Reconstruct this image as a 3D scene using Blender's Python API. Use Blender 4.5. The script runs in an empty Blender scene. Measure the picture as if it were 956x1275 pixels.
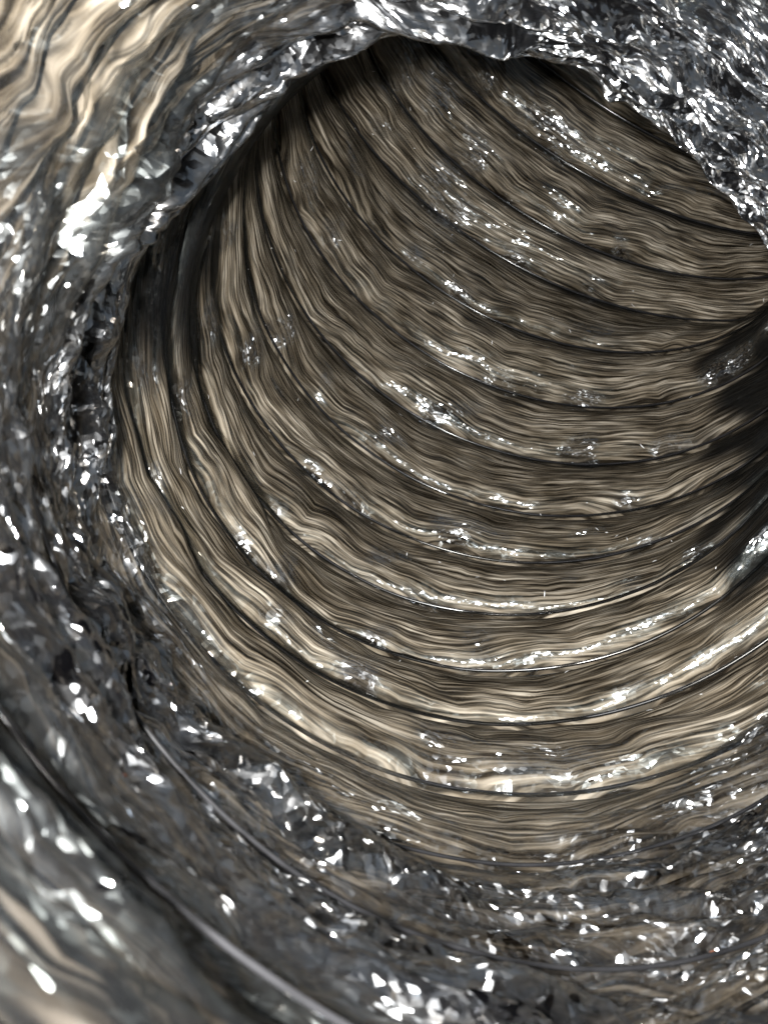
import bpy, math
import numpy as np

# ------------------------------------------------------------------ camera, world, light
U = 0.1                                    # one duct radius in metres
sc = bpy.context.scene
cam_d = bpy.data.cameras.new("camera")
cam = bpy.data.objects.new("camera", cam_d)
sc.collection.objects.link(cam)
cam.rotation_euler = (math.radians(90), 0, 0)
cam_d.sensor_fit = 'VERTICAL'
cam_d.sensor_height = 36.0
cam_d.lens = 999.5 / 1275.0 * 36.0
cam_d.clip_start = 0.004
cam_d.clip_end = 50.0
cam_d.dof.use_dof = True
cam_d.dof.focus_distance = 0.25
cam_d.dof.aperture_fstop = 40.0
cam_d.dof.aperture_blades = 0
sc.camera = cam

world = bpy.data.worlds.new("World")
sc.world = world
world.use_nodes = True
bg = world.node_tree.nodes["Background"]
bg.inputs[0].default_value = (0.80, 0.90, 1.0, 1)
bg.inputs[1].default_value = 0.12

def lamp(name, kind, loc, energy, col, size):
    d = bpy.data.lights.new(name, kind)
    d.energy = energy
    d.color = col
    d.shadow_soft_size = size
    o = bpy.data.objects.new(name, d)
    o.location = loc
    sc.collection.objects.link(o)
    return o
flash = lamp("phone_flash", 'POINT', (-0.013, -0.012, 0.006), 7.7, (1.0, 0.985, 0.96), 0.005)

sc.view_settings.view_transform = 'Standard'
sc.view_settings.look = 'None'
sc.view_settings.exposure = 0.22
sc.view_settings.gamma = 1.0
sc.view_settings.use_curve_mapping = False
sc.cycles.use_denoising = True
sc.cycles.max_bounces = 3
sc.cycles.diffuse_bounces = 2
sc.cycles.glossy_bounces = 1
sc.cycles.transparent_max_bounces = 6
sc.cycles.caustics_reflective = False
sc.cycles.caustics_refractive = False
sc.cycles.use_adaptive_sampling = True
sc.cycles.adaptive_threshold = 0.03
sc.cycles.sample_clamp_indirect = 4.0

# ------------------------------------------------------------------ noise in numpy
rs = np.random.RandomState(7)
PERM = rs.permutation(256)
PERM = np.concatenate([PERM, PERM, PERM])
GR = rs.normal(size=(256, 3)).astype(np.float32)
GR /= np.linalg.norm(GR, axis=1)[:, None]

def perlin(x, y, z):
    x = np.asarray(x, np.float32) + 100.0
    y = np.asarray(y, np.float32) + 100.0
    z = np.asarray(z, np.float32) + 100.0
    xi = np.floor(x).astype(np.int32); yi = np.floor(y).astype(np.int32); zi = np.floor(z).astype(np.int32)
    xf, yf, zf = x - xi, y - yi, z - zi
    u = xf * xf * xf * (xf * (xf * 6 - 15) + 10)
    v = yf * yf * yf * (yf * (yf * 6 - 15) + 10)
    w = zf * zf * zf * (zf * (zf * 6 - 15) + 10)
    xi &= 255; yi &= 255; zi &= 255
    def g(dx, dy, dz):
        h = PERM[PERM[PERM[(xi + dx) & 255] + ((yi + dy) & 255)] + ((zi + dz) & 255)]
        q = GR[h]
        return q[..., 0] * (xf - dx) + q[..., 1] * (yf - dy) + q[..., 2] * (zf - dz)
    a = g(0, 0, 0) * (1 - u) + g(1, 0, 0) * u
    b = g(0, 1, 0) * (1 - u) + g(1, 1, 0) * u
    c = g(0, 0, 1) * (1 - u) + g(1, 0, 1) * u
    d = g(0, 1, 1) * (1 - u) + g(1, 1, 1) * u
    return ((a * (1 - v) + b * v) * (1 - w) + (c * (1 - v) + d * v) * w) * 1.6

def sstep(a, b, x):
    t = np.clip((x - a) / (b - a), 0, 1)
    return t * t * (3 - 2 * t)

def gauss(x, m, s):
    return np.exp(-0.5 * ((x - m) / s) ** 2)

# ------------------------------------------------------------------ the bent tube: one row per wire turn, deepest first
PIV = np.array([0.9003, -1.3179, 1.6874]); A0 = np.array([-0.2584, 0.2026, 0.9445])
B0 = np.array([0.4407, -0.8454, 0.3019]); NN = np.array([0.8597, 0.4942, 0.1291]); RHO = 1.2014
AX = [0] * 18 + [0.26, 0.55, 0.95]          # straight run past the bend, towards the flared mouth
TH = [2.42, 2.285, 2.15, 2.0136, 1.8826, 1.7681, 1.623, 1.4759, 1.329, 1.1765, 1.0206, 0.8615, 0.7111, 0.5657, 0.4047, 0.2273, 0.0362, -0.1468, -0.1468, -0.1468, -0.1468]
RK = [1, 1, 1, 0.991, 0.9955, 1.0924, 0.9614, 0.9829, 1.0024, 0.9861, 0.9775, 0.9357, 0.936, 1.0116, 1.0423, 0.9926, 0.9748, 1.034, 1.13, 1.48, 2.2]
OF = [0, 0, 0, -0.0014, 0.0142, -0.0102, 0.0258, 0.0256, 0.0109, 0.0016, -0.0058, 0.0238, 0.0228, -0.0601, -0.0825, -0.009, 0.02, 0.0243, 0.0243, 0.0243, 0.0243]
T1 = [0, 0, 0, 0.0017, -0.013, 0.03, -0.0055, 0.0024, 0.0052, -0.0012, 0, -0.0086, -0.0085, 0.0096, 0.0162, 0.0095, -0.0118, 0.0012, 0, 0, 0]
T2 = [0, 0, 0, 0.0012, 0.0063, 0.0063, -0.0059, -0.0097, -0.0231, -0.0245, -0.017, -0.0121, 0.001, -0.012, -0.0258, -0.0131, 0.0283, 0, 0, 0, 0]
ON = [0, 0, 0, -0.0085, -0.0176, -0.0479, -0.0921, -0.057, -0.011, 0.0222, 0.0042, 0.012, 0.0397, 0.0327, 0.0469, 0.0293, 0.0557, -0.0083, 0, 0, 0]
S0 = -2                                    # turn number of the first row
TAB = np.array([TH, RK, OF, T1, T2, ON, AX])
NT = TAB.shape[1]
S_MIN, S_MAX = S0, S0 + NT - 1             # -2 .. 18

def params(s):
    x = np.clip(np.asarray(s, float) - S0, 0, NT - 1.0001)
    i = np.floor(x).astype(int); t = x - i
    g = lambda k: TAB[:, np.clip(k, 0, NT - 1)]
    p0, p1, p2, p3 = g(i - 1), g(i), g(i + 1), g(i + 2)
    return 0.5 * (2 * p1 + (p2 - p0) * t + (2 * p0 - 5 * p1 + 4 * p2 - p3) * t * t + (3 * p1 - p0 - 3 * p2 + p3) * t ** 3)

# how far the liner sags off the coils on the inner side of the bend (angle round the tube, fraction of radius)
LIP_A = np.radians([-180, -169, -159, -149, -136, -126, -118, -106, -97, -90, -83, -72, -62, -52, -40, 60, 76, 92, 110, 132, 152, 161, 172, 180])
LIP_M = np.array([0.58, 0.61, 0.655, 0.685, 0.735, 0.79, 0.84, 0.87, 0.895, 0.91, 0.925, 0.955, 0.975, 0.99, 1.0, 1.0, 0.97, 0.87, 0.72, 0.61, 0.60, 0.585, 0.58, 0.58])

def lip_weight(s):
    return np.interp(s, [-2, 9.5, 11.0, 12.0, 12.6, 13.2, 14.0, 15.0, 16.0, 18.0], [0, 0, 0.22, 0.75, 1.0, 0.93, 0.72, 0.52, 0.36, 0.2])

def tube(s, psi, d, m=None):
    """point on the tube; s turn number, psi angle (0 = outer side of the bend), d outward offset"""
    th, R, of, t1, t2, on, ax = params(s)
    ct, st = np.cos(th)[..., None], np.sin(th)[..., None]
    r = -B0 * ct + A0 * st
    a = B0 * st + A0 * ct
    c = PIV + (RHO + of)[..., None] * r + on[..., None] * NN - ax[..., None] * a
    pr = r + t1[..., None] * a
    pn = NN + t2[..., None] * a
    rad = R * (1.0 if m is None else m) + d
    X = c + rad[..., None] * (np.cos(psi)[..., None] * pr + np.sin(psi)[..., None] * pn)
    return np.stack([X[..., 0], X[..., 2], -X[..., 1]], -1) * U      # world: X right, Y away, Z up

# ------------------------------------------------------------------ liner relief
def tri(x):
    return np.abs(x - np.floor(x) - 0.5) * 4 - 1

def facets(psi, y, seed, waves, fmin, fmax, warp):
    """flat facets meeting in sharp creases, as in crushed film; returns about -1..1"""
    r = np.random.RandomState(seed)
    out = np.zeros_like(psi); tot = 0.0
    for i in range(waves):
        f = fmin * (fmax / fmin) ** (i / max(1, waves - 1))
        ang = r.uniform(0, np.pi)
        n = int(round(f * np.cos(ang) * 2 * np.pi * 0.75))
        g = f * (0.35 + abs(np.sin(ang)))
        amp = fmin / f
        mod = 0.55 + 0.9 * perlin(np.cos(psi) * 2 + i, np.sin(psi) * 2, y * 2 + 3.3 * i)
        out += amp * mod * tri(n * psi / (2 * np.pi) + g * y + r.rand() + warp * (1 + 0.3 * i))
        tot += amp
    return out / tot

def relief(s, k, psi):
    """offsets of liner and insulation, grain coordinate, plies plus painted groove shade on the panel between turns k and k+1"""
    t = np.clip(s - k, 0, 1)
    y = 0.31 * s
    cx_, sx_ = np.cos(psi), np.sin(psi)
    deg = np.degrees(psi)
    lipm = 1 - np.interp(psi, LIP_A, LIP_M)
    edge = 12.15 + 0.75 * gauss(deg, 14, 32)
    near = sstep(edge - 0.35, edge + 0.5, s + 0.45 * perlin(cx_ * 2.6, sx_ * 2.6, y * 2 + 5))
    # the insulation pillows the film inward between the coils, fullest on the camera side; coils lie in the grooves
    amp = 0.052 * (1 + 0.55 * perlin(cx_ * 1.6, sx_ * 1.6, np.full_like(s, k * 3.7)))
    prof = t ** 0.9 * np.sqrt(1 - t) / 0.375
    squeeze = np.clip((RHO + cx_) / (RHO + 0.6), 0.08, 1)          # turns crowd together on the inner side of the bend
    squeeze = squeeze + (1 - squeeze) * sstep(11.0, 12.2, s)
    amp = amp * squeeze
    # loose film near the mouth is gathered into several ring-wise pleats per turn
    q = 3.7 * s + 0.9 * perlin(cx_ * 1.7, sx_ * 1.7, y * 1.6 + 8) + 0.25 * perlin(cx_ * 5, sx_ * 5, y * 3 + 8)
    q = q - np.floor(q)
    pleat = q ** 0.9 * np.sqrt(1 - q) / 0.375 * np.clip(0.6 + 1.1 * perlin(cx_ * 2.4, sx_ * 2.4, y * 4 + 18), 0.1, 1.4)
    d = -amp * prof * (1 - 0.4 * near) * np.interp(s, [13, 15], [1, 0.35]) - 0.042 * np.interp(s, [13.5, 15.5], [1, 0.5]) * pleat * near * (1 + 0.45 * gauss(deg, -75, 28)) * (0.1 + 0.9 * np.sin(np.pi * t) ** 0.5) * (1 - 0.5 * sstep(0.25, 0.4, lipm)) 
    pin = 0.06 + 0.94 * np.sin(np.pi * np.clip(t, 0, 1)) ** 0.6
    # folds: long oblique creases, then smaller ones
    tw = 0.9 * perlin(cx_ * 1.5, sx_ * 1.5, y * 1.2 + 30)
    f1 = np.abs(perlin(cx_ * 2.0 + tw, sx_ * 2.0, y * 4.5 + 3 * k))
    f2 = np.abs(perlin(cx_ * 4.2, sx_ * 4.2 + tw, y * 9.0 + 7 * k))
    f3 = np.abs(perlin(cx_ * 9 + tw, sx_ * 9, y * 22.0))
    fold = (0.040 * f1 + 0.016 * f2 + 0.006 * f3) * squeeze
    jog = np.abs(perlin(cx_ * 3.4 + 0.5 * tw, sx_ * 3.4, y * 2.2 + 4 * k)) + 0.25 * np.abs(perlin(cx_ * 8.5, sx_ * 8.5 + 0.5 * tw, y * 3.5 + 6 * k))
    patch = sstep(0.20, 0.62, perlin(cx_ * 5.0, sx_ * 5.0, y * 7 + 90)) * sstep(0.3, 0.8, t)
    for ps, pd, ws, wd in ((1.5, -38, 0.35, 4), (1.7, -50, 0.3, 3), (2.45, -22, 0.4, 4), (2.9, -12, 0.3, 3), (0.75, -4, 0.16, 9), (3.75, 44, 0.12, 5), (11.85, 30, 0.12, 12), (12.5, 5, 0.3, 7)):
        patch = np.maximum(patch, gauss(s, ps, ws) * gauss(deg, pd, wd))        # the larger crinkles one can pick out
    w0 = 0.5 * perlin(cx_ * 4, sx_ * 4, y * 5 + 15)
    crink = facets(psi, y, 5, 6, 7.0, 26.0, w0)
    # crumpling of the loose film near the mouth
    w1 = perlin(cx_ * 1.6, sx_ * 1.6, y * 2 + 50) + 0.35 * perlin(cx_ * 5, sx_ * 5, y * 7 + 50)
    big = facets(psi, y, 11, 5, 2.0, 5.0, 0.8 * w1)
    med = facets(psi, y, 12, 6, 6.5, 15.0, 1.1 * w1)
    fin = facets(psi, y, 13, 6, 18.0, 42.0, 1.6 * w1)
    strk = np.abs(perlin(cx_ * 1.8 + w1, sx_ * 1.8, y * 15 + 61))
    calm = sstep(0.01, 0.12, lipm) * (1 - 0.4 * sstep(13.0, 14.5, s))
    far = np.interp(s, [12, 13.5, 14.5, 15.5, 17], [1.0, 1.0, 0.75, 0.4, 0.4])
    crumple = 0.003 + 0.034 * big + 0.030 * med * (1 - 0.6 * calm) + 0.010 * fin * (1 - 0.7 * calm) + 0.065 * (strk - 0.15)
    film = d - (fold * pin + 0.010 * patch * crink) * (1 - near) - crumple * far * (0.2 + 0.8 * pin) * near
    ins = d + 0.014 - fold * pin * 0.8 * (1 - near) + 0.035 * near - 0.03 * near * (big + 0.5 * med)
    ins = np.maximum(ins, film + 0.010 + 0.03 * near)
    # grain runs round the tube and jogs over the folds
    v = y + 0.25 * fold * pin + (0.024 * jog + 0.04 * perlin(cx_ * 2.2, sx_ * 2.2, y * 2.0 + 9 * k)) * (1 - 0.65 * gauss(deg, -84, 25) * sstep(13.0, 13.6, s)) + 1.7 * k
    v = v + 0.015 * near * big
    # plies: bunched film lies several layers thick near the mouth and where pleats collapse
    win = sstep(0.0, 0.4, perlin(cx_ * 1.9, sx_ * 1.9, y * 3.2 + 77) + 0.25 * w1)
    bunch = sstep(edge - 0.3, edge + 1.0, s + 0.4 * perlin(cx_ * 2.6, sx_ * 2.6, y * 2 + 5))
    arcs = perlin(cx_ * 1.3 + 0.4 * w1, sx_ * 1.3, y * 9 + 77) + 0.5 * perlin(cx_ * 3.5, sx_ * 3.5, y * 20 + 17)
    pl = bunch * np.clip(0.44 + 0.95 * arcs - 0.2 * win, 0.12, 1.0)
    pl = np.maximum(pl, 0.62 * sstep(14.6, 15.0, s))
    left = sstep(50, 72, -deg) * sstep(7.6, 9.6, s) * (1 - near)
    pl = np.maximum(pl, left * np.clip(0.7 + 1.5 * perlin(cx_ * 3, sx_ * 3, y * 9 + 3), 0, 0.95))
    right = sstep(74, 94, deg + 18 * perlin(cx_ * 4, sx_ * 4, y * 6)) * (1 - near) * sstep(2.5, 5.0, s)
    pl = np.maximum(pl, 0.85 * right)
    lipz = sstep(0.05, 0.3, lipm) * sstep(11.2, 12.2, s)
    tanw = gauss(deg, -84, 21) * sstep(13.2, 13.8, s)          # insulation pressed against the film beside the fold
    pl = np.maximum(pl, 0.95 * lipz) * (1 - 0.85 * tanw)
    shade_w = 0.55 + 0.9 * perlin(cx_ * 1.4, sx_ * 1.4, np.full_like(s, 60 + 5.3 * k))      # width of the dark shade painted into the film under each coil
    shade_w = np.clip(shade_w, 0.2, 1.2)
    groove_shade = np.exp(-(t / (0.05 + 0.11 * (shade_w - 0.2))) ** 2) * np.clip(0.55 + 0.5 * shade_w, 0, 0.97) * (1 - near)
    pl = np.maximum(pl, groove_shade)
    slack = sstep(edge - 0.8, edge + 0.25, s + 0.3 * perlin(cx_ * 4, sx_ * 4, y * 3 + 25))   # film comes loose before it bunches
    loose = np.maximum(np.maximum(near, 0.75 * slack) * (1 - 0.7 * tanw) * (1 - 0.85 * sstep(14.6, 15.05, s)), 0.8 * patch)
    # crushed into shards at the bottom, drawn into long smooth folds along the left rim, softer at the upper right
    smooth_l = sstep(55, 72, -deg) * (1 - sstep(122, 150, -deg)) * sstep(11.0, 12.2, s)
    smooth_r = sstep(95, 125, deg) + sstep(145, 165, -deg)
    crush = np.maximum(near, 0.45 * slack) * (1 - 0.85 * smooth_l) * (1 - 0.5 * np.clip(smooth_r, 0, 1)) * (1 - 0.4 * sstep(14.5, 15.2, s))
    crush = np.maximum(crush, 0.4 * patch)
    return film, ins, v, np.clip(pl, 0.0, 1.0), loose, crush

# ------------------------------------------------------------------ materials
def new_mat(name):
    m = bpy.data.materials.new(name)
    m.use_nodes = True
    nt = m.node_tree
    nt.nodes.clear()
    return m, nt
def N(nt, typ, **kw):
    n = nt.nodes.new(typ)
    for a, b in kw.items():
        if a.startswith("i_"):
            n.inputs[int(a[2:])].default_value = b
        else:
            setattr(n, a, b)
    return n
def L(nt, a, b): nt.links.new(a, b)
def ramp(nt, stops):
    r = nt.nodes.new("ShaderNodeValToRGB")
    e = r.color_ramp.elements
    while len(e) < len(stops): e.new(0.5)
    for q, (p, c) in zip(e, stops):
        q.position = p
        q.color = (*c, 1) if len(c) == 3 else c
    return r

def insulation_mat():
    m, nt = new_mat("fibre_insulation")
    uv = N(nt, "ShaderNodeUVMap", uv_map="grain")
    out = N(nt, "ShaderNodeOutputMaterial")
    def layer(su, sv, detail, off):
        mp = N(nt, "ShaderNodeMapping")
        mp.inputs["Scale"].default_value = (su, sv, 1)
        mp.inputs["Location"].default_value = (off, off * 1.7, off)
        L(nt, uv.outputs[0], mp.inputs[0])
        no = N(nt, "ShaderNodeTexNoise")
        no.inputs["Scale"].default_value = 1.0
        no.inputs["Detail"].default_value = detail
        no.inputs["Roughness"].default_value = 0.6
        no.inputs["Distortion"].default_value = 0.25
        L(nt, mp.outputs[0], no.inputs["Vector"])
        return no.outputs["Fac"]
    a = layer(3.0, 76, 3.0, 0.0)       # main strands
    b = layer(6.0, 135, 1.0, 4.1)      # fine strands
    c = layer(4.5, 15.0, 2.0, 9.3)      # broad tone
    ra = ramp(nt, [(0.39, (0.035, 0.026, 0.016)), (0.50, (0.42, 0.40, 0.37)), (0.64, (1.0,) * 3)])
    rb = ramp(nt, [(0.38, (0.12,) * 3), (0.50, (0.75,) * 3), (0.64, (1.2,) * 3)])
    rc = ramp(nt, [(0.32, (0.19, 0.16, 0.12)), (0.5, (0.39, 0.343, 0.278)), (0.68, (0.66, 0.605, 0.52))])
    L(nt, a, ra.inputs[0]); L(nt, b, rb.inputs[0]); L(nt, c, rc.inputs[0])
    m1 = N(nt, "ShaderNodeMix", data_type='RGBA', blend_type='MULTIPLY'); m1.inputs[0].default_value = 0.97
    L(nt, rc.outputs[0], m1.inputs[6]); L(nt, ra.outputs[0], m1.inputs[7])
    m2 = N(nt, "ShaderNodeMix", data_type='RGBA', blend_type='MULTIPLY'); m2.inputs[0].default_value = 0.8
    L(nt, m1.outputs[2], m2.inputs[6]); L(nt, rb.outputs[0], m2.inputs[7])
    bs = N(nt, "ShaderNodeBsdfDiffuse")
    L(nt, m2.outputs[2], bs.inputs["Color"])
    L(nt, bs.outputs[0], out.inputs[0])
    return m

def film_mat():
    m, nt = new_mat("smoky_liner_film")
    out = N(nt, "ShaderNodeOutputMaterial")
    uv = N(nt, "ShaderNodeUVMap", uv_map="grain")
    tc = N(nt, "ShaderNodeTexCoord")
    ply_shade = N(nt, "ShaderNodeAttribute", attribute_name="ply_shade")
    loose = N(nt, "ShaderNodeAttribute", attribute_name="loose")
    crush = N(nt, "ShaderNodeAttribute", attribute_name="crush")
    # fine relief: small creases and dimples
    def shards(su, sv, tex_dist, off):
        mp = N(nt, "ShaderNodeMapping"); mp.inputs["Scale"].default_value = (su, sv, 1); mp.inputs["Location"].default_value = (off, off, 0)
        L(nt, uv.outputs[0], mp.inputs[0])
        nz = N(nt, "ShaderNodeTexNoise", noise_dimensions='2D'); nz.inputs["Scale"].default_value = 0.45; nz.inputs["Detail"].default_value = 1.0
        L(nt, mp.outputs[0], nz.inputs["Vector"])
        ad = N(nt, "ShaderNodeVectorMath", operation='MULTIPLY_ADD'); ad.inputs[1].default_value = (tex_dist,) * 3
        L(nt, nz.outputs["Color"], ad.inputs[0]); L(nt, mp.outputs[0], ad.inputs[2])
        vo = N(nt, "ShaderNodeTexVoronoi", voronoi_dimensions='2D', feature='F1'); vo.inputs["Scale"].default_value = 1.0
        L(nt, ad.outputs[0], vo.inputs["Vector"])
        ce = N(nt, "ShaderNodeVectorMath", operation='SUBTRACT'); ce.inputs[1].default_value = (0.5, 0.5, 0.5)
        L(nt, vo.outputs["Color"], ce.inputs[0])
        return ce.outputs[0], nz.outputs["Fac"]
    sh1, nz1 = shards(15, 70, 1.3, 0.0)
    sh2, nz2 = shards(80, 230, 1.2, 7.7)
    hf = N(nt, "ShaderNodeVectorMath", operation='SCALE'); hf.inputs[3].default_value = 0.75; L(nt, sh2, hf.inputs[0])
    su_ = N(nt, "ShaderNodeVectorMath", operation='ADD'); L(nt, sh1, su_.inputs[0]); L(nt, hf.outputs[0], su_.inputs[1])
    # how hard the film is crushed: patchy where loose, slight where taut
    pk = N(nt, "ShaderNodeMapRange"); pk.inputs[1].default_value = 0.4; pk.inputs[2].default_value = 0.66; pk.inputs[3].default_value = 0.45; pk.inputs[4].default_value = 3.4
    mpk = N(nt, "ShaderNodeMapping"); mpk.inputs["Scale"].default_value = (4.5, 17, 1); L(nt, uv.outputs[0], mpk.inputs[0])
    nzk = N(nt, "ShaderNodeTexNoise", noise_dimensions='2D'); nzk.inputs["Scale"].default_value = 1.0; nzk.inputs["Detail"].default_value = 2.0
    L(nt, mpk.outputs[0], nzk.inputs["Vector"]); L(nt, nzk.outputs["Fac"], pk.inputs[0])
    sm = N(nt, "ShaderNodeMath", operation='MULTIPLY_ADD', i_2=0.20); L(nt, crush.outputs["Fac"], sm.inputs[0]); L(nt, pk.outputs[0], sm.inputs[1])
    sc_ = N(nt, "ShaderNodeVectorMath", operation='SCALE'); L(nt, su_.outputs[0], sc_.inputs[0]); L(nt, sm.outputs[0], sc_.inputs[3])
    ge = N(nt, "ShaderNodeNewGeometry")
    an = N(nt, "ShaderNodeVectorMath", operation='ADD'); L(nt, ge.outputs["Normal"], an.inputs[0]); L(nt, sc_.outputs[0], an.inputs[1])
    b2 = N(nt, "ShaderNodeVectorMath", operation='NORMALIZE'); L(nt, an.outputs[0], b2.inputs[0])
    # body of the film
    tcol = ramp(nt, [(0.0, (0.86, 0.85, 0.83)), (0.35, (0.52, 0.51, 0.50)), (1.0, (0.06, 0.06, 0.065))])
    L(nt, ply_shade.outputs["Fac"], tcol.inputs[0])
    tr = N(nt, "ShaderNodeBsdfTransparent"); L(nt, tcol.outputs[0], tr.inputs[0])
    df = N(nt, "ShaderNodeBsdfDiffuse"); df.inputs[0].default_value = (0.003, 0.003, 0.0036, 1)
    dfac = N(nt, "ShaderNodeMath", operation='MULTIPLY_ADD', i_1=0.4, i_2=0.05); L(nt, ply_shade.outputs["Fac"], dfac.inputs[0])
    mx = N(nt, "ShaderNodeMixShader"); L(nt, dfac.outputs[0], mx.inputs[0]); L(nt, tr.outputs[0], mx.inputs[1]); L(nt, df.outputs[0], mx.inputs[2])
    # thin-film tints and two lobes: sharp glints inside a silvery sheen
    irid = ramp(nt, [(0.38, (0.78, 0.88, 1.0)), (0.5, (1.0, 1.0, 1.0)), (0.64, (1.0, 0.93, 0.84))])
    L(nt, nz2, irid.inputs[0])
    g1 = N(nt, "ShaderNodeBsdfGlossy"); g1.inputs["Roughness"].default_value = 0.125
    g2 = N(nt, "ShaderNodeBsdfGlossy"); gr = N(nt, "ShaderNodeMath", operation='MULTIPLY_ADD', i_1=-0.18, i_2=0.46); L(nt, loose.outputs["Fac"], gr.inputs[0]); L(nt, gr.outputs[0], g2.inputs["Roughness"])
    L(nt, irid.outputs[0], g1.inputs["Color"]); tint = ramp(nt, [(0.0, (0.90, 1.0, 0.94)), (0.8, (0.95, 0.97, 1.0))]); L(nt, loose.outputs["Fac"], tint.inputs[0]); L(nt, tint.outputs[0], g2.inputs["Color"])
    for g in (g1, g2):
        L(nt, b2.outputs[0], g.inputs["Normal"])
    gl = N(nt, "ShaderNodeMixShader"); gf = N(nt, "ShaderNodeMath", operation='MULTIPLY_ADD', i_1=0.02, i_2=0.22)
    L(nt, loose.outputs["Fac"], gf.inputs[0]); L(nt, gf.outputs[0], gl.inputs[0]); L(nt, g1.outputs[0], gl.inputs[1]); L(nt, g2.outputs[0], gl.inputs[2])
    # taut film pressed on the fibre is dulled by it; loose film mirrors like any plastic sheet
    fm = N(nt, "ShaderNodeMath", operation='MULTIPLY_ADD', i_1=0.40, i_2=0.05); L(nt, loose.outputs["Fac"], fm.inputs[0])
    m2 = N(nt, "ShaderNodeMixShader"); L(nt, fm.outputs[0], m2.inputs[0]); L(nt, mx.outputs[0], m2.inputs[1]); L(nt, gl.outputs[0], m2.inputs[2])
    L(nt, m2.outputs[0], out.inputs[0])
    return m

def simple_mat(name, col, rough, metal=0.0, coat=0.0):
    m, nt = new_mat(name)
    out = N(nt, "ShaderNodeOutputMaterial")
    bs = N(nt, "ShaderNodeBsdfPrincipled")
    no = N(nt, "ShaderNodeTexNoise"); no.inputs["Scale"].default_value = 180
    tc = N(nt, "ShaderNodeTexCoord"); L(nt, tc.outputs["Object"], no.inputs["Vector"])
    r = ramp(nt, [(0.3, tuple(c * 0.6 for c in col)), (0.7, tuple(min(1, c * 1.3) for c in col))])
    L(nt, no.outputs["Fac"], r.inputs[0]); L(nt, r.outputs[0], bs.inputs["Base Color"])
    bs.inputs["Roughness"].default_value = rough
    bs.inputs["Metallic"].default_value = metal
    bs.inputs["Coat Weight"].default_value = coat
    bs.inputs["Coat Roughness"].default_value = 0.15
    L(nt, bs.outputs[0], out.inputs[0])
    return m

M_INS = insulation_mat()
M_FILM = film_mat()
M_WIRE = simple_mat("film_wrapped_wire", (0.012, 0.012, 0.013), 0.25, 0.0, 0.6)
M_ORANGE = simple_mat("orange_speck", (0.15, 0.05, 0.02), 0.6)
M_WHITE = simple_mat("white_glint", (0.8, 0.8, 0.8), 0.3)

# ------------------------------------------------------------------ mesh helpers
def grid_mesh(name, P, uv, mat, attrs):
    nr, nc = P.shape[:2]
    me = bpy.data.meshes.new(name)
    nv = nr * nc
    idx = np.arange(nv, dtype=np.int32).reshape(nr, nc)
    quads = np.stack([idx[:-1, :-1], idx[:-1, 1:], idx[1:, 1:], idx[1:, :-1]], -1).reshape(-1, 4)
    nf = len(quads)
    me.vertices.add(nv); me.loops.add(nf * 4); me.polygons.add(nf)
    me.vertices.foreach_set("co", P.reshape(-1).astype(np.float32))
    me.loops.foreach_set("vertex_index", quads.reshape(-1))
    me.polygons.foreach_set("loop_start", np.arange(0, nf * 4, 4, dtype=np.int32))
    me.polygons.foreach_set("use_smooth", np.ones(nf, bool))
    me.update(calc_edges=True)
    if uv is not None:
        lay = me.uv_layers.new(name="grain")
        lay.data.foreach_set("uv", uv.reshape(-1, 2)[quads.reshape(-1)].reshape(-1).astype(np.float32))
    for nme, val in attrs.items():
        at = me.attributes.new(nme, 'FLOAT', 'POINT')
        at.data.foreach_set("value", val.reshape(-1).astype(np.float32))
    me.materials.append(mat)
    return me

def link(name, me, parent=None):
    o = bpy.data.objects.new(name, me)
    sc.collection.objects.link(o)
    if parent is not None: o.parent = parent
    return o

def tube_mesh(name, path, rad, mat, closed=True, sides=8):
    P = np.asarray(path); n = len(P)
    T = np.roll(P, -1, 0) - np.roll(P, 1, 0)
    if not closed:
        T[0] = P[1] - P[0]; T[-1] = P[-1] - P[-2]
    T /= np.linalg.norm(T, axis=1)[:, None]
    c = P.mean(0)
    n1 = P - c
    n1 -= (n1 * T).sum(1)[:, None] * T
    n1 /= np.linalg.norm(n1, axis=1)[:, None] + 1e-12
    n2 = np.cross(T, n1)
    a = np.arange(sides) * 2 * np.pi / sides
    rad = np.broadcast_to(np.asarray(rad), (n,))
    V = P[:, None] + rad[:, None, None] * (np.cos(a)[None, :, None] * n1[:, None] + np.sin(a)[None, :, None] * n2[:, None])
    me = bpy.data.meshes.new(name)
    faces = []
    for i in range(n if closed else n - 1):
        j = (i + 1) % n
        for k in range(sides):
            l = (k + 1) % sides
            faces.append((i * sides + k, i * sides + l, j * sides + l, j * sides + k))
    me.from_pydata(V.reshape(-1, 3).tolist(), [], faces)
    me.polygons.foreach_set("use_smooth", np.ones(len(faces), bool))
    me.materials.append(mat)
    return me

# ------------------------------------------------------------------ the duct
duct = bpy.data.objects.new("flexible_duct", None)
sc.collection.objects.link(duct)
duct["label"] = "bent insulated flexible duct seen from inside, smoky crinkled film over wire coils and tan fibre"
duct["category"] = "duct"

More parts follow.
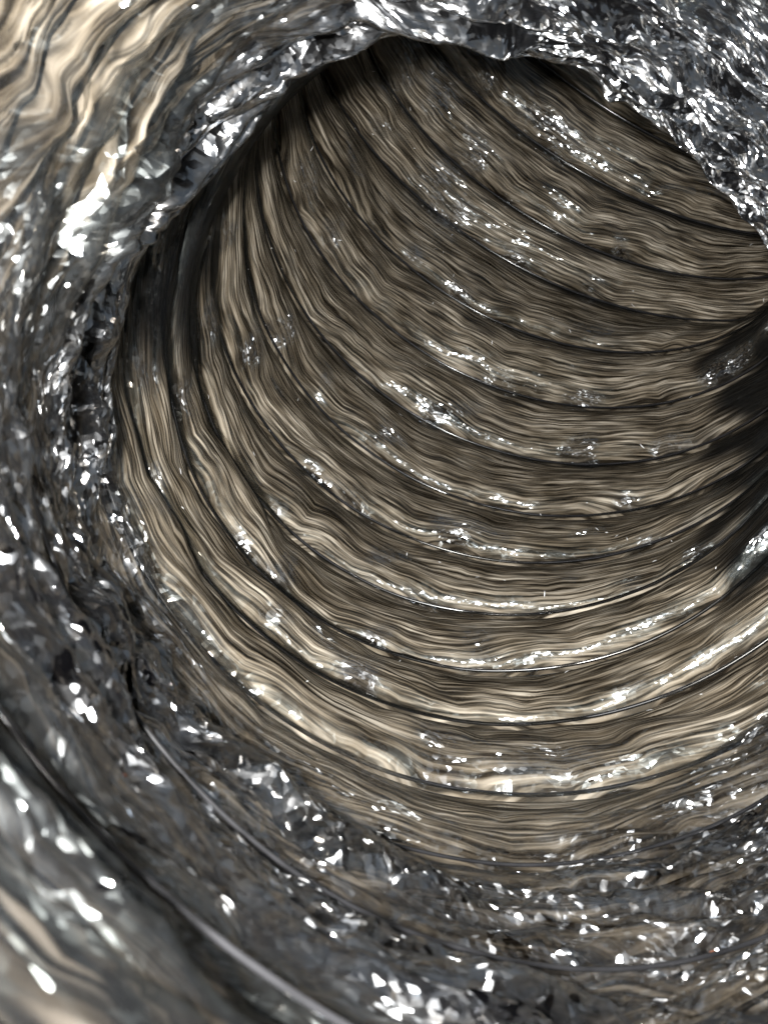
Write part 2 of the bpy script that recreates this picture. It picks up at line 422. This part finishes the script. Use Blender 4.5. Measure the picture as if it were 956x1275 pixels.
def panel(k):
    nearp = k >= 12
    deep_cols = 900 if 0 <= k < 12 else 700
    cols = 1150 if nearp else deep_cols
    rows = 70 if nearp else 30
    psi1 = np.linspace(-np.pi, np.pi, cols + 1)
    t = np.linspace(0, 1, rows + 1)
    if not nearp: t = 1 - (1 - t) ** 1.3
    S, PSI = np.meshgrid(k + t, psi1, indexing='ij')
    film, ins, v, ply_shade, loose, crush = relief(S, k, PSI)
    m = 1 - lip_weight(S) * (1 - np.interp(PSI, LIP_A, LIP_M))
    P = tube(S, PSI, film - 0.006, m)
    uv = np.stack([PSI * 1.0, v], -1)
    o = link("liner_panel", grid_mesh("liner_panel", P, uv, M_FILM, {"ply_shade": ply_shade, "loose": loose, "crush": crush}), duct)
    Q = tube(S, PSI, ins, m)
    step_c = 2
    step_r = 2
    q = link("insulation_strip", grid_mesh("insulation_strip", Q[::step_r, ::step_c], uv[::step_r, ::step_c], M_INS, {}), o)
    return o

for k in range(S_MIN, S_MAX):
    panel(k)

for k in range(S_MIN, S_MAX + 1):
    psi1 = np.linspace(-np.pi, np.pi, 361)[:-1]
    wob = 0.004 * perlin(np.cos(psi1) * 3, np.sin(psi1) * 3, np.full(360, k * 5.1))
    loose_end = k >= 13
    pts = tube(np.full(360, float(k)), psi1, wob - (0.03 if loose_end else 0.009))
    link("wire_coil", tube_mesh("wire_coil", pts, (0.0040 if loose_end else 0.0056) * U, M_WIRE), duct)

# ------------------------------------------------------------------ bits caught on the liner, and slivers added as glints
def surface_point(s_, deg_, lift):
    S = np.array([[float(s_)]]); P = np.array([[math.radians(deg_)]])
    f = relief(S, int(math.floor(s_)), P)[0]
    m = 1 - lip_weight(S) * (1 - np.interp(P, LIP_A, LIP_M))
    return tube(S, P, f - 0.006 - lift, m)[0, 0]

def sliver(p, along, across, length, width):
    """a bent, pointed flake of five cross-sections"""
    up = np.cross(along, across)
    V, F = [], []
    for i in range(5):
        x = i / 4 - 0.5
        w = width * (1 - (2 * x) ** 2) * 0.5 + width * 0.08
        c = p + along * x * length + up * 0.25 * length * (x * x)
        V += [c - across * w, c + up * w * 0.5, c + across * w, c - up * w * 0.3]
    for i in range(4):
        for j in range(4):
            F.append((i * 4 + j, i * 4 + (j + 1) % 4, i * 4 + 4 + (j + 1) % 4, i * 4 + 4 + j))
    F += [(3, 2, 1, 0), (16, 17, 18, 19)]
    return V, F

def basis(s_, deg_):
    p = surface_point(s_, deg_, 0.004)
    a = surface_point(s_, deg_ + 0.6, 0.004) - p
    b = surface_point(s_ + 0.02, deg_, 0.004) - p
    a /= np.linalg.norm(a)
    b -= a * (a @ b); b /= np.linalg.norm(b)
    return p, a, b

SPECKS = [
    (13.30, -2, 0.0016, 0.0005, 1.2, "thin orange fleck stuck in a dark film crease below the tan panels"),
    (13.95, 35, 0.0013, 0.0007, 0.2, "rounded orange fleck on the crumpled film at the lower right corner"),
    (14.60, -21, 0.0006, 0.0004, 0.6, "small amber glint on the glossy film at lower left beside a wire coil"),  # a gold glint on the film, built as a coloured flake
]
for s_, dg, ln, wd, rot_, lab in SPECKS:
    p, a, b = basis(s_, dg)
    al = a * math.cos(rot_) + b * math.sin(rot_); ac = b * math.cos(rot_) - a * math.sin(rot_)
    V, F = sliver(np.zeros(3), al, ac, ln, wd)
    me = bpy.data.meshes.new("orange_speck")
    me.from_pydata([tuple(v) for v in V], [], F)
    me.materials.append(M_ORANGE)
    o = link("orange_speck", me)
    o.location = tuple(p)
    o["label"] = lab
    o["category"] = "fleck"
    o["group"] = "orange flecks on the liner"

rr = np.random.RandomState(3)
spots = [(10.0, -48), (10.7, -42), (7.2, -48), (9.4, -52), (10.9, -36), (11.2, -44), (6.1, -50), (8.2, -56)]
spots += [(7.62 + 0.09 * i, 54 + 2.3 * i) for i in range(6)]
spots += [(rr.uniform(0.5, 12.3), rr.uniform(-75, 85)) for _ in range(70)]
VV, FF = [], []  # white slivers stand in for glints off nicks and scratches in the film
for s_, dg in spots:
    p, a, b = basis(s_, dg)
    r0 = rr.uniform(0, np.pi)
    al = a * math.cos(r0) + b * math.sin(r0); ac = b * math.cos(r0) - a * math.sin(r0)
    V, F = sliver(p, al, ac, rr.uniform(0.0008, 0.0026), rr.uniform(0.00012, 0.0003))
    n0 = len(VV)
    VV += [tuple(v) for v in V]; FF += [tuple(i + n0 for i in f) for f in F]
me = bpy.data.meshes.new("glint_slivers")
me.from_pydata(VV, [], FF)
me.materials.append(M_WHITE)
o = link("glint_slivers", me, duct)
o["kind"] = "stuff"
